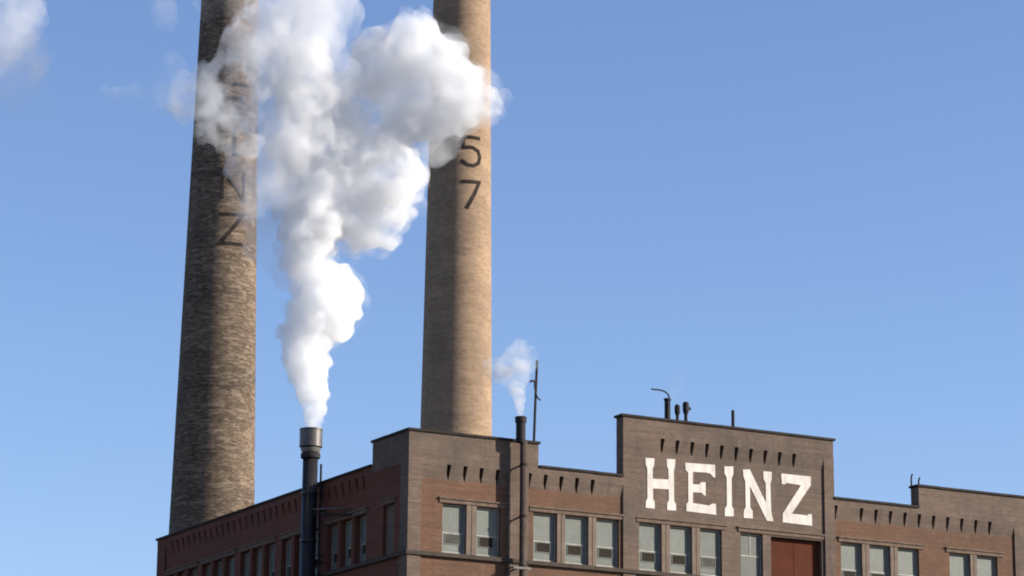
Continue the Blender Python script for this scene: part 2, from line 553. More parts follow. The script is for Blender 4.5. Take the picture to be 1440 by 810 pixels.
# low front parapet, central sign parapet, low, right raised parapet
parapet('F', XB, 10.40, Z_BAND, Z_TOP - 0.1)
coping('F', XB + 0.07, 10.40, Z_TOP)
CX0, CX1 = 10.40, 21.50
bm = bmesh.new()
box(bm, CX0, CX1, 0, PT, 24.72, ZC - 0.1)
box(bm, CX0, 10.62, REC + 0.04, PT, Z_BAND, 24.72)
box(bm, 21.28, CX1, REC + 0.04, PT, Z_BAND, 24.72)
finish('parapet', bm, MAT['brick_soot'], fac)
coping('F', CX0 - 0.10, CX1 + 0.10, ZC)
XR = 26.25
parapet('F', 21.52, XR, Z_BAND, Z_TOP - 0.1)
coping('F', 21.52, XR, Z_TOP)
parapet('F', XR, XE, Z_BAND, 23.84)
coping('F', XR - 0.09, XE, 23.95)
# long low parapet of the shaded side
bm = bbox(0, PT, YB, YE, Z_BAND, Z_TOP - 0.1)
finish('parapet', bm, MAT['brick_side_shade'], fac)
coping('L', YB + 0.07, YE + 0.1, Z_TOP)
finish('parapet', bbox(PT, XE, YE - PT, YE, Z_BAND + 0.003, Z_TOP - 0.1), MAT['brick_soot'], fac)
finish('roof', bbox(PT - 0.1, XE - 0.3, PT - 0.1, YE - PT + 0.1, 22.0, 22.15), MAT['roof'], fac)

# corbels under the parapet bands: stepped brick brackets with dark slots between them
SLOT = 0.195
def corbel_mesh(side, w, h):
    bm = bmesh.new()
    # profile in (d, z): a sloped brick bracket that dies into the wall below, cut deep at the back
    prof = [(0.0, h), (0.0, h * 0.92), (REC * 0.62, h * 0.38), (REC + 0.004, 0.0), (CAV, 0.0), (CAV, h)]
    flare = lambda z: SLOT * 0.40 * max(0.0, 1 - z / (h * 0.38))
    a = [bm.verts.new(uvp(side, -w / 2 - flare(z), d, z)) for d, z in prof]
    b = [bm.verts.new(uvp(side, w / 2 + flare(z), d, z)) for d, z in prof]
    bm.faces.new(a)
    bm.faces.new(b[::-1])
    for i in range(len(prof)):
        j = (i + 1) % len(prof)
        bm.faces.new((a[i], a[j], b[j], b[i]))
    bmesh.ops.recalc_face_normals(bm, faces=bm.faces)
    me = bpy.data.meshes.new('corbel')
    bm.to_mesh(me)
    bm.free()
    me.materials.append(MAT['brick_soot' if side == 'F' else 'brick_side_shade'])
    return me

def corbel_row(side, slots, z_top, u_start, u_end, h=0.64):
    """corbels fill everything between u_start and u_end except the slots"""
    edges = [u_start] + [e for s in slots for e in (s - SLOT / 2, s + SLOT / 2)] + [u_end]
    cache = {}
    for a, b in zip(edges[0::2], edges[1::2]):
        if b - a < 0.05:
            continue
        key = round(b - a, 3)
        if key not in cache:
            cache[key] = corbel_mesh(side, b - a, h)
        o = link_mesh('corbel', cache[key], fac, uvp(side, (a + b) / 2, 0, z_top - h))

sl1 = [1.90 + 0.775 * k for k in range(10)]
corbel_row('F', [s for s in sl1 if s < 4.7], Z_BAND, 0.62, 4.72)
corbel_row('F', [s for s in sl1 if s > 5.75], Z_BAND, 5.72, 10.40)
corbel_row('F', [12.42 + 0.772 * k for k in range(10)], 24.72, 11.02, 20.98)
corbel_row('F', [21.60] + [23.02 + 0.812 * k for k in range(10)], Z_BAND, 21.52, 31.75)
corbel_row('L', [4.35 + 0.70 * k for k in range(32)], Z_BAND, 0.75, 26.95)

# sill course and hoods over the window groups
def course(name, side, u0, u1, d0, d1, z0, z1, mat, n):
    for i in range(n):
        a, b = u0 + (u1 - u0) * i / n, u0 + (u1 - u0) * (i + 1) / n
        bm = bmesh.new()
        sbox(bm, side, a + (0.004 if i else 0), b - (0.004 if i < n - 1 else 0), d0, d1, z0, z1)
        finish(name, bm, mat, fac)
course('sill_stone', 'F', -0.08, 18.10, -0.08, REC + 0.10, 18.66, 18.83, MAT['sill'], 14)
course('sill_stone', 'F', 20.92, XE, -0.08, REC + 0.10, 18.66, 18.83, MAT['sill'], 16)
course('sill_stone', 'L', REC + 0.10, YE + 0.05, -0.08, REC + 0.10, 18.66, 18.83, MAT['sill'], 20)

def hood(side, u0, u1, z):
    bm = bmesh.new()
    sbox(bm, side, u0, u1, REC - 0.05, REC + 0.05, z, z + 0.16)
    sbox(bm, side, u0 - 0.04, u1 + 0.04, REC - 0.10, REC + 0.05, z + 0.163, z + 0.23)
    finish('hood_moulding', bm, MAT['hood'], fac)
for a, b in ((1.50, 4.68), (5.80, 10.38), (11.10, 15.72), (16.35, 20.94), (21.75, 26.5), (27.78, 31.1), (33.2, 38.0)):
    hood('F', a, b, 20.955)
for gy in (4.1, 8.95, 13.65, 18.3, 22.9):
    hood('L', gy - 0.15, gy + 4.1, 20.955)
hood('L', 1.3, 2.62, 21.03)

MAT['mullion'] = plain_mat('mullion_stone', (0.1587, 0.1196, 0.0920), 0.88, var=0.15, dirt=(0.0978, 0.0747, 0.0575))
def mullions(side, wins, dep):
    for (a0, b0), (a1, b1) in zip(wins, wins[1:]):
        if a1 - b0 < 0.6:
            bm = bmesh.new()
            m = (b0 + a1) / 2
            sbox(bm, side, b0 - 0.004, m - 0.015, REC - 0.02, REC + dep, 18.835, 20.95)
            sbox(bm, side, m + 0.015, a1 + 0.004, REC - 0.02, REC + dep, 18.835, 20.95)
            sbox(bm, side, m - 0.015, m + 0.015, REC + 0.01, REC + dep, 18.835, 20.95)
            finish('mullion', bm, MAT['mullion' if side == 'F' else 'brick_side_shade'], fac)
mullions('F', W_F, 0.16)
mullions('L', W_L, 0.27)

# windows: frame > upper panel, vent (> vent glass), lower panel
def window(side, a, b, dep, vent='dark', style='vent', pane='pane'):
    d = REC + dep
    t = 0.06
    bm = bmesh.new()
    zr = 19.72 if style == 'vent' else 19.92
    sbox(bm, side, a, a + t, d - 0.03, d + 0.06, WZ0, WZ1)
    sbox(bm, side, b - t, b, d - 0.03, d + 0.06, WZ0, WZ1)
    sbox(bm, side, a + t, b - t, d - 0.028, d + 0.06, WZ1 - 0.06, WZ1)
    sbox(bm, side, a + t, b - t, d - 0.028, d + 0.06, WZ0, WZ0 + 0.07)
    sbox(bm, side, a + t, b - t, d - 0.015, d + 0.06, zr - 0.02, zr + 0.03)
    fr = finish('window', bm, MAT['frame'], fac)
    bm = bmesh.new()
    sbox(bm, side, a + t, b - t, d, d + 0.04, zr + 0.03, WZ1 - 0.06)
    finish('upper_pane', bm, MAT[pane], fr)
    bm = bmesh.new()
    sbox(bm, side, a + t, b - t, d + 0.001, d + 0.044, WZ0 + 0.07, zr - 0.02)
    finish('lower_pane', bm, MAT[pane], fr)
    if style == 'vent':
        va, vb = a + 0.20, b - 0.24
        v0, v1 = 19.25, 19.69
        bm = bmesh.new()
        f = 0.028
        sbox(bm, side, va, va + f, d - 0.02, d + 0.003, v0, v1)
        sbox(bm, side, vb - f, vb, d - 0.02, d + 0.003, v0, v1)
        sbox(bm, side, va + f, vb - f, d - 0.018, d + 0.003, v1 - f, v1)
        sbox(bm, side, va + f, vb - f, d - 0.022, d + 0.003, v0, v0 + f)
        finish('vent_frame', bm, MAT['pane'], fr)
        bm = bmesh.new()
        sbox(bm, side, va + f, vb - f, d - 0.008, d + 0.002, v0 + f, v1 - f)
        finish('vent_pane', bm, MAT['vent_' + vent], fr)
    else:
        bm = bmesh.new()
        m = (a + b) / 2
        sbox(bm, side, m - 0.02, m + 0.02, d - 0.02, d - 0.002, zr + 0.03, WZ1 - 0.06)
        finish('glazing_bar', bm, MAT['frame'], fr)
    return fr

for i, (a, b) in enumerate(W_F):
    if i == 8:
        w = window('F', a, b, DEP_F, style='sash', pane='pane_dark')
        w['label'] = 'two sash grey window left of the red door'
    else:
        window('F', a, b, DEP_F, vent='grey' if i in (0, 7) else 'dark')
for i, (a, b) in enumerate(W_L):
    window('L', a, b, DEP_L, vent='dark', pane='pane' if (i * 7) % 5 else 'pane_dark')

# red loading door with its planks
dr = finish('loading_door', bbox(DOOR[0], DOOR[1], REC + 0.27, REC + 0.32, DOOR[2], DOOR[3]), MAT['red'], fac, label='red painted loading door in a deep opening')
n = 2
for i in range(n):
    a = DOOR[0] + (DOOR[1] - DOOR[0]) * i / n + 0.012
    b = DOOR[0] + (DOOR[1] - DOOR[0]) * (i + 1) / n - 0.012
    finish('door_panel', bbox(a, b, REC + 0.243, REC + 0.272, DOOR[2] + 0.03, DOOR[3] - 0.03), MAT['red'], dr)

# painted sign letters, standing 2 cm proud of the bay
SX, SZ = 0.085, 0.033
LET = {
 'H': [(11.48,23.76),(11.94,23.78),(11.92,23.47),(11.85,23.30),(11.85,22.87),(12.66,22.91),(12.66,23.34),(12.58,23.50),(12.57,23.82),(13.02,23.84),(13.00,23.50),(12.94,23.34),(12.94,22.00),(13.03,21.85),(13.05,21.57),(12.58,21.55),(12.58,21.84),(12.67,22.00),(12.67,22.48),(11.86,22.44),(11.86,21.98),(11.94,21.86),(11.95,21.56),(11.49,21.56),(11.50,21.85),(11.58,22.00),(11.57,23.30),(11.49,23.47)],
 'E': [(13.53,23.74),(15.08,23.79),(15.09,23.22),(14.97,23.24),(14.82,23.38),(14.62,23.40),(13.93,23.37),(13.92,22.82),(14.22,22.83),(14.36,22.95),(14.58,22.96),(14.58,22.36),(14.48,22.38),(14.36,22.48),(13.92,22.46),(13.92,21.98),(14.75,21.94),(14.92,22.04),(15.11,22.05),(15.12,21.56),(13.57,21.59),(13.58,21.92),(13.68,22.02),(13.68,23.30),(13.55,23.42)],
 'I': [(15.57,23.77),(16.05,23.81),(16.04,23.45),(15.95,23.28),(15.95,22.02),(16.04,21.88),(16.05,21.57),(15.57,21.54),(15.58,21.88),(15.69,22.02),(15.69,23.28),(15.58,23.45)],
 'N': [(16.55,23.72),(16.92,23.76),(17.76,22.32),(17.76,23.22),(17.65,23.38),(17.64,23.74),(18.09,23.76),(18.08,23.38),(18.01,23.22),(18.03,22.00),(18.14,21.53),(17.80,21.52),(16.92,23.00),(16.92,22.05),(17.04,21.90),(17.05,21.56),(16.57,21.55),(16.58,21.88),(16.68,22.05),(16.67,23.20),(16.58,23.40)],
 'Z': [(18.60,23.73),(20.20,23.74),(20.20,23.34),(19.14,21.96),(19.98,21.95),(20.06,22.02),(20.22,22.02),(20.23,21.50),(18.64,21.53),(18.66,21.93),(19.66,23.29),(18.86,23.33),(18.80,23.25),(18.63,23.26)],
}
for ch, pts in LET.items():
    bm = bmesh.new()
    fa = [bm.verts.new((x + SX, REC - 0.02, z + SZ)) for x, z in pts]
    ba = [bm.verts.new((x + SX, REC + 0.01, z + SZ)) for x, z in pts]
    for tri in tessellate_polygon([[Vector((x, z, 0)) for x, z in pts]]):
        bm.faces.new([fa[k] for k in tri])
    for i in range(len(pts)):
        j = (i + 1) % len(pts)
        bm.faces.new((fa[i], fa[j], ba[j], ba[i]))
    finish('sign_letter', bm, MAT['white'], fac, label='white painted letter %s of the sign' % ch)

# ------------------------------------------------------------------ chimneys
def ribbon(bm, pts, w, closed=False, step=0.12):
    """polyline (s, z) -> mitred strip quads with both edges; returns list of (left, right) pairs"""
    P = [Vector((p[0], p[1])) for p in pts]
    pairs = []
    n = len(P)
    for i in range(n):
        d0 = (P[i] - P[i - 1]).normalized() if i else (P[1] - P[0]).normalized()
        d1 = (P[i + 1] - P[i]).normalized() if i < n - 1 else d0
        n0 = Vector((-d0.y, d0.x)); n1 = Vector((-d1.y, d1.x))
        m = (n0 + n1).normalized()
        k = min(1.0 / max(m.dot(n0), 0.35), 2.2)
        pairs.append((P[i] + m * w / 2 * k, P[i] - m * w / 2 * k))
    out = []
    for (a, b), (c, d) in zip(pairs, pairs[1:]):
        L = ((c - a).length + (d - b).length) / 2
        q = max(1, int(L / step))
        for i in range(q):
            t0, t1 = i / q, (i + 1) / q
            out.append((a.lerp(c, t0), b.lerp(d, t0), b.lerp(d, t1), a.lerp(c, t1)))
    return out

GLYPH = {  # strokes in a box 1 wide, 1 high
 '5': [[(0.98, 1.0), (0.10, 1.0), (0.06, 0.62), (0.55, 0.64), (0.86, 0.54), (0.97, 0.34), (0.88, 0.12), (0.62, 0.0), (0.30, 0.01), (0.0, 0.16)]],
 '7': [[(0.0, 0.97), (0.98, 1.0), (0.72, 0.58), (0.28, 0.0)]],
 'Z': [[(0.0, 0.98), (0.95, 1.0), (0.05, 0.0), (1.0, 0.0)]],
 'N': [[(0.05, 0.0), (0.05, 1.0), (0.95, 0.0), (0.95, 1.0)]],
 'I': [[(0.5, 0.0), (0.5, 1.0)]],
 'E': [[(1.0, 1.0), (0.0, 1.0), (0.0, 0.0), (1.0, 0.0)], [(0.13, 0.5), (0.8, 0.5)]],
 'H': [[(0.0, 0.0), (0.0, 1.0)], [(1.0, 0.0), (1.0, 1.0)], [(0.13, 0.5), (0.87, 0.5)]],
}

def chimney(name, loc, r_of, height, mat, label, letters, group, cap_h=1.6):
    root = empty(name, loc, label, 'chimney', group)
    bm = bmesh.new()
    prof = []
    z = 0.0
    while z < height:
        prof.append((r_of(z), z))
        z += 1.5
    prof.append((r_of(height), height))
    lathe(bm, prof, 96)
    sh = finish('shaft', bm, mat, root, smooth=True)
    rt = r_of(height)
    bm = bmesh.new()
    lathe(bm, [(rt + 0.01, height - cap_h), (rt + 0.16, height - cap_h + 0.3), (rt + 0.16, height - 0.5), (rt + 0.30, height - 0.3), (rt + 0.30, height + 0.02), (rt - 0.4, height + 0.02), (rt - 0.4, height - 1.0)], 64, caps=False)
    finish('crown', bm, mat, root, smooth=False)
    to_cam = math.atan2(-_f.y, -_f.x)
    for ch, phi, zb, w, h, st in letters:
        zm = zb + h / 2
        R = r_of(zm)
        bm = bmesh.new()
        for stroke in GLYPH[ch]:
            for quad in ribbon(bm, [((x - 0.5) * w, y * h) for x, y in stroke], st):
                f4, b4 = [], []
                for v in quad:
                    ang = to_cam + math.radians(phi) + v.x / R
                    zz = zb + v.y
                    rr = r_of(zz)
                    f4.append(bm.verts.new(((rr + 0.025) * math.cos(ang), (rr + 0.025) * math.sin(ang), zz)))
                    b4.append(bm.verts.new(((rr - 0.02) * math.cos(ang), (rr - 0.02) * math.sin(ang), zz)))
                bm.faces.new(f4)
                for i in range(4):
                    bm.faces.new((f4[i], f4[(i + 1) % 4], b4[(i + 1) % 4], b4[i]))
        bmesh.ops.remove_doubles(bm, verts=bm.verts[:], dist=1e-4)
        finish('inlaid_letter' if ch.isalpha() else 'inlaid_digit', bm, MAT['letter_dark'], root, label='dark brick %s %s set in the shaft' % ('letter' if ch.isalpha() else 'number', ch))
    return root

rL = lambda z: max(2.263 - 0.0226 * (z - 25.2), 1.25)
rR = lambda z: max(2.42 - 0.0135 * (z - 38.0), 1.6)
G_CH = 'round brick chimneys behind the factory'
# front letters of the mottled stack, read downwards; heights are metres above ground
lets = [(ch, 23, 40.22 + 2.48 * k, 1.35, 1.66, 0.19) for k, ch in enumerate('ZNIEH')]
chimney('brick_chimney', (5.884, 35.197, 0), rL, 58.5, MAT['stack_left'],
        'mottled grey brown brick chimney behind the shaded side wall, lettering half hidden by steam', lets, G_CH)
lets = [('5', 23, 55.85, 1.42, 2.02, 0.25), ('7', 22, 52.75, 1.36, 1.96, 0.25)]
chimney('brick_chimney', (34.88, 62.75, 0), rR, 78.0, MAT['stack_right'],
        'smoother tan brick chimney with a dark number 57, rising behind the building corner', lets, G_CH)

# ------------------------------------------------------------------ exhaust stack on the shaded side
VX, VY = -0.60, 8.52
vs_ = empty('exhaust_stack', (VX, VY, 0), 'thick grey exhaust stack with wide drum cap on the shaded side wall', 'exhaust stack')
bm = bmesh.new()
lathe(bm, [(0.335, 0.0), (0.335, 23.95)], 48)
finish('pipe', bm, MAT['black_gloss'], vs_, smooth=True)
for z in (20.2, 22.3):
    bm = bmesh.new()
    lathe(bm, [(0.345, z), (0.375, z + 0.01), (0.375, z + 0.09), (0.345, z + 0.10)], 32, caps=False)
    finish('seam_band', bm, MAT['black_gloss'], vs_)
bm = bmesh.new()
lathe(bm, [(0.34, 23.90), (0.43, 23.93), (0.44, 24.12), (0.36, 24.16)], 32)
finish('collar', bm, MAT['metal_dark'], vs_)
bm = bmesh.new()
lathe(bm, [(0.33, 24.14), (0.40, 24.20), (0.46, 24.34), (0.40, 24.40)], 32)
finish('cone', bm, MAT['galv'], vs_)
bm = bmesh.new()
lathe(bm, [(0.38, 24.42), (0.515, 24.44), (0.515, 24.52), (0.505, 24.54), (0.505, 25.16), (0.52, 25.18), (0.52, 25.24), (0.46, 25.25), (0.46, 24.6)], 40, caps=False)
finish('drum_cap', bm, MAT['metal_grey'], vs_)
bm = bmesh.new()
tube(bm, [(0.0, -0.05, 21.62), (0.02, -1.6, 21.45), (0.25, -2.6, 21.34), (0.62, -2.9, 21.30)], 0.035)
finish('stay_rod', bm, MAT['metal_grey'], vs_)
bm = bmesh.new()
tube(bm, [(0.1, -0.2, 21.42), (0.3, -2.2, 21.16), (0.62, -3.1, 21.05)], 0.05)
finish('stay_rod', bm, MAT['metal_dark'], vs_)
for z in (19.3, 22.7):
    bm = bmesh.new()
    box(bm, 0.30, 0.81, -0.10, 0.10, z, z + 0.12)
    finish('wall_bracket', bm, MAT['metal_dark'], vs_)

dp = empty('drain_pipe', (-0.12, 8.42, 0), 'thin dark drain pipe beside the thick exhaust stack', 'drain pipe')
bm = bmesh.new()
tube(bm, [(0, 0, 0.0), (0, 0, 12), (0, 0, 23.70)], 0.05, 10)
finish('pipe', bm, MAT['metal_dark'], dp)
for z in (19.6, 21.6):
    bm = bmesh.new()
    box(bm, -0.07, 0.34, -0.09, 0.09, z, z + 0.06)
    finish('pipe_clip', bm, MAT['metal_dark'], dp)

# ------------------------------------------------------------------ flue pipe on the sunlit front
FX, FY = 5.21, -0.45
fl = empty('flue_pipe', (FX, FY, 0), 'slim flue pipe up the sunlit front with a wider dark top, steaming', 'flue pipe')
bm = bmesh.new()
lathe(bm, [(0.155, 0.0), (0.155, 23.80)], 28)
finish('lower_pipe', bm, MAT['rust'], fl, smooth=True)
bm = bmesh.new()
lathe(bm, [(0.178, 23.74), (0.205, 23.90), (0.205, 24.62)], 28)
ob = finish('upper_pipe', bm, MAT['metal_dark'], fl, loc=(-0.14, 0.02, 0))
bm = bmesh.new()
lathe(bm, [(0.21, 24.60), (0.245, 24.62), (0.25, 24.83), (0.235, 24.86), (0.17, 24.86), (0.17, 24.5)], 28, caps=False)
finish('rim', bm, MAT['metal_dark'], fl, loc=(-0.14, 0.02, 0))
for z, w in ((18.42, 0.34), (20.55, 0.22), (22.75, 0.22)):
    bm = bmesh.new()
    lathe(bm, [(0.156, z), (0.178, z + 0.005), (0.178, z + 0.10), (0.156, z + 0.105)], 20, caps=False)
    box(bm, -0.03, 0.03, 0.15, 0.46 + (REC if z < 22 else -0.005), z + 0.02, z + 0.08)
    finish('bracket', bm, MAT['metal_dark'], fl)
bm = bmesh.new()
box(bm, -0.55, 0.30, -0.19, -0.155, 18.33, 18.43)
finish('cross_bar', bm, MAT['metal_grey'], fl)
bm = bmesh.new()
tube(bm, [(-0.5, -0.17, 18.38), (-0.5, 0.1, 18.40), (-0.5, 0.36, 18.40)], 0.035)
finish('cross_bar', bm, MAT['metal_grey'], fl)

# ------------------------------------------------------------------ antenna mast on the corner parapet
am = empty('antenna_mast', (6.12, 0.30, ZB), 'thin antenna mast with a short cross arm on the corner parapet', 'antenna')
bm = bmesh.new()
tube(bm, [(0, 0, 0), (0.04, 0.0, 1.2), (0.13, 0.0, 3.62)], 0.058, 10)
finish('mast', bm, MAT['metal_dark'], am)
bm = bmesh.new()
tube(bm, [(0.10, 0, 2.72), (-0.16, -0.05, 2.68), (-0.24, -0.05, 2.64)], 0.048)
finish('cross_arm', bm, MAT['metal_dark'], am)
bm = bmesh.new()
tube(bm, [(0.0, -0.03, 2.68), (0.0, -0.04, 2.40), (0.05, -0.05, 2.15), (0.13, -0.05, 1.98), (0.28, -0.05, 1.88)], 0.035)
finish('cable_loop', bm, MAT['metal_dark'], am)
bm = bmesh.new()
box(bm, -0.12, 0.12, -0.12, 0.12, 0.0, 0.05)
finish('base_plate', bm, MAT['metal_dark'], am)

# ------------------------------------------------------------------ roof vents behind the sign
RY, RZ = 1.8, 22.15
v = empty('roof_vent', (13.79, RY, RZ), 'widest dark roof vent pipe above the sign with its flap arm raised', 'roof vent', 'vent pipes behind the sign parapet')
bm = bmesh.new()
lathe(bm, [(0.135, 0.0), (0.135, 4.72), (0.165, 4.74), (0.165, 4.82), (0.12, 4.82)], 20)
finish('pipe', bm, MAT['metal_dark'], v)
bm = bmesh.new()
tube(bm, [(0.07, 0, 4.80), (0.09, 0, 4.92), (0.0, 0, 5.05), (-0.16, 0, 5.14), (-0.35, 0, 5.17), (-0.84, 0, 5.17)], 0.036)
finish('flap_arm', bm, MAT['metal_dark'], v)
v = empty('roof_vent', (14.31, RY, RZ), 'shortest dark roof vent with round cowl, middle of three above the sign', 'roof vent', 'vent pipes behind the sign parapet')
bm = bmesh.new()
lathe(bm, [(0.075, 0.0), (0.075, 4.14)], 16)
finish('pipe', bm, MAT['metal_dark'], v)
bm = bmesh.new()
lathe(bm, [(0.08, 4.12), (0.125, 4.22), (0.13, 4.50), (0.08, 4.60), (0.02, 4.62)], 20)
finish('cowl', bm, MAT['metal_dark'], v)
v = empty('roof_vent', (14.76, RY, RZ), 'dark roof vent with bulging cowl and side spout, nearest the sign middle', 'roof vent', 'vent pipes behind the sign parapet')
bm = bmesh.new()
lathe(bm, [(0.08, 0.0), (0.08, 4.22)], 16)
finish('pipe', bm, MAT['metal_dark'], v)
bm = bmesh.new()
lathe(bm, [(0.09, 4.20), (0.145, 4.36), (0.145, 4.66), (0.12, 4.76), (0.02, 4.77)], 20)
finish('cowl', bm, MAT['metal_dark'], v)
bm = bmesh.new()
tube(bm, [(0.10, 0, 4.55), (0.20, 0, 4.52), (0.24, 0, 4.42)], 0.05)
finish('spout', bm, MAT['metal_dark'], v)
v = empty('roof_post', (17.28, RY, RZ), 'short lone dark post above the sign parapet', 'post')
bm = bmesh.new()
lathe(bm, [(0.075, 0.0), (0.075, 4.62), (0.05, 4.66)], 16)
finish('post', bm, MAT['metal_dark'], v)
bm = bmesh.new()
lathe(bm, [(0.16, 0.0), (0.16, 0.03), (0.08, 0.05)], 16)
finish('base_flange', bm, MAT['metal_dark'], v)

ld = empty('roof_ladder', (26.40, 0.80, RZ), 'small roof ladder with two rails showing at the raised parapet', 'ladder')
for dx, top in ((0.05, 2.42), (0.47, 2.30)):
    bm = bmesh.new()
    tube(bm, [(dx, 0, 0.0), (dx, 0, top - 0.15), (dx + 0.03, -0.05, top)], 0.04)
    finish('rail', bm, MAT['metal_dark'], ld)
for k in range(6):
    bm = bmesh.new()
    tube(bm, [(0.09, 0, 0.3 + 0.3 * k), (0.43, 0, 0.3 + 0.3 * k)], 0.018)
    finish('rung', bm, MAT['metal_dark'], ld)

# ------------------------------------------------------------------ steam
def puff_mesh(name, blobs, voxel, puffs, psize, disp, disp_size, seed, levels=1):
    """closed billowing hull: main lobes, smaller lobes scattered over them, voxel-merged and roughened by noise"""
    rng = random.Random(seed)
    allb = list(blobs)
    for _ in range(levels):
        extra = []
        for (x, y, z, r) in (allb if _ == 0 else allb[len(blobs):]):
            for k in range(puffs):
                d = Vector((rng.gauss(0, 1), rng.gauss(0, 1), rng.gauss(0, 1))).normalized()
                rr = r * psize * rng.uniform(0.7, 1.25)
                c = Vector((x, y, z)) + d * (r - rr * rng.uniform(0.25, 0.55))
                extra.append((c.x, c.y, c.z, rr))
        allb += extra
    bm = bmesh.new()
    for (x, y, z, r) in allb:
        bmesh.ops.create_icosphere(bm, subdivisions=3, radius=r, matrix=Matrix.Translation((x, y, z)))
    me = bpy.data.meshes.new(name + '_lobes')
    bm.to_mesh(me)
    bm.free()
    tmp = bpy.data.objects.new(name + '_lobes', me)
    COL.objects.link(tmp)
    rm = tmp.modifiers.new('r', 'REMESH')
    rm.mode = 'VOXEL'
    rm.voxel_size = voxel
    sm = tmp.modifiers.new('s', 'SMOOTH')
    sm.iterations = 3
    dg = bpy.context.evaluated_depsgraph_get()
    res = bpy.data.meshes.new_from_object(tmp.evaluated_get(dg))
    bpy.data.objects.remove(tmp, do_unlink=True)
    off = Vector((seed * 3.7, seed * 1.3, -seed * 2.1))
    nrm = [v.normal.copy() for v in res.vertices]
    for v, nn in zip(res.vertices, nrm):
        p = v.co / disp_size + off
        h = mnoise.noise(p) + 0.5 * mnoise.noise(p * 2.1) + 0.25 * mnoise.noise(p * 4.3)
        v.co += nn * (h * disp)
    return res

def steam_part(name, parent, blobs, mat, voxel=0.12, puffs=8, psize=0.4, disp=0.12, disp_size=0.8, seed=1, levels=1):
    me = puff_mesh(name, blobs, voxel, puffs, psize, disp, disp_size, seed, levels)
    me.name = name
    me.materials.clear()
    me.materials.append(mat)
    return link_mesh(name, me, parent)

RZV = -YAW

steam = empty('steam_plume', (-0.60, 8.52, 25.22), 'large white steam plume billowing from the drum capped exhaust stack', 'steam plume', None, RZV)
steam_part('dense_core', steam, [(0.07, 0, 0.2, 0.347), (0.03, 0, 0.45, 0.41), (0.05, 0, 0.78, 0.473), (0.11, 0, 1.1, 0.568), (0.04, 0, 1.48, 0.664), (-0.07, 0, 1.87, 0.727), (-0.17, 0, 2.32, 0.823), (-0.25, 0, 2.77, 0.919), (-0.33, 0, 3.26, 0.983), (-0.4, 0, 3.75, 1.016), (-0.37, 0.2, 4.25, 1.05), (-0.19, 0.3, 4.73, 1.147), (0.11, 0.3, 5.13, 1.212), (0.42, 0.4, 5.48, 1.342), (0.73, 0.4, 5.88, 1.343), (0.97, 0.5, 6.23, 1.217), (0.37, 0.3, 6.31, 1.215), (-0.02, 0.2, 6.84, 1.023), (-0.31, 0, 7.45, 1.023), (-0.44, -0.2, 7.96, 1.022), (-0.38, -0.3, 8.53, 1.15), (-0.14, -0.3, 9.12, 1.28), (0.16, -0.2, 9.62, 1.218), (-0.63, -0.2, 9.21, 0.897), (-0.79, 0, 8.6, 0.641), (-1.09, 0, 5.7, 0.223)], smoke_mat('steam_dense', 2.0, 1.3, 0.36, 0.6, 0.2, 0.4, 1.3, alb=0.965), 0.08, 10, 0.38, 0.12, 0.4, 3)
steam_part('billow', steam, [(0.3, 0, 9.94, 1.285), (-0.53, 0.3, 10.35, 1.16), (1.39, 0.5, 10.09, 1.354), (2.37, 0.6, 9.46, 1.096), (3.17, 0.5, 10.1, 1.096), (1.68, 0.6, 8.62, 0.579), (3.03, 0.6, 8.96, 0.644), (0.72, 0.6, 11.28, 1.682), (1.99, 0.8, 11.52, 1.685), (3.25, 0.3, 11.32, 1.355), (3.64, 0, 11.81, 1.16), (2.98, 0.1, 12.5, 1.292), (1.63, 0.9, 13.07, 1.691), (0.16, 1, 12.91, 1.692), (-0.61, 0.8, 12, 1.298), (-0.63, -0.3, 13.02, 1.289), (-0.57, -0.6, 14.28, 1.289), (-0.52, -0.8, 15.4, 1.226), (-0.55, -0.9, 16.55, 1.227), (0.6, 1.2, 14.51, 1.504), (2.09, 1, 14.29, 1.436), (3.26, 0.6, 13.67, 1.04), (1.55, 1.3, 15.75, 1.312), (2.88, 0.8, 15.77, 1.503), (3.53, 0.4, 17.02, 1.567), (4.33, 0.3, 17.85, 1.437), (4.49, 0.2, 18.51, 1.046), (5.16, 0.3, 17, 1.5), (6.16, 0.2, 15.95, 1.431), (5.19, 0.5, 15.19, 1.302), (4.21, 0.4, 15.15, 1.366), (6.49, 0.3, 15.14, 1.105), (7.14, 0.2, 15.62, 0.975), (7.63, 0.1, 15.25, 0.649), (2.35, 0.8, 17.83, 1.049)], smoke_mat('steam_billow', 1.05, 0.62, 0.41, 0.57, 0.2, 0.08, 1.6, alb=0.93), 0.10, 8, 0.45, 0.22, 0.9, 5)
steam_part('rising_column', steam, [(-0.61, -1.2, 17.3, 1.613), (-1.16, -0.8, 18.62, 1.817), (-0.36, -0.9, 19.11, 1.623), (-1.7, -0.6, 19.89, 1.954), (0.09, -0.8, 20.52, 1.693), (-2.1, -0.6, 16.98, 1.49), (-1.72, -0.8, 15.39, 1.29), (-1.5, -0.9, 13.67, 1.285), (-1.45, -1, 12.14, 1.28), (-1.56, -1.2, 10.75, 1.147), (0.69, -0.9, 16.05, 1.291), (0.48, -0.8, 17.78, 1.296), (0.94, -0.9, 19.12, 1.103), (-1.09, -0.6, 21.62, 1.961)], smoke_mat('steam_column', 0.36, 0.5, 0.38, 0.66, 0.2, 0.15, 1.7, (1, 1, 0.5)), 0.16, 7, 0.4, 0.2, 1.0, 7)
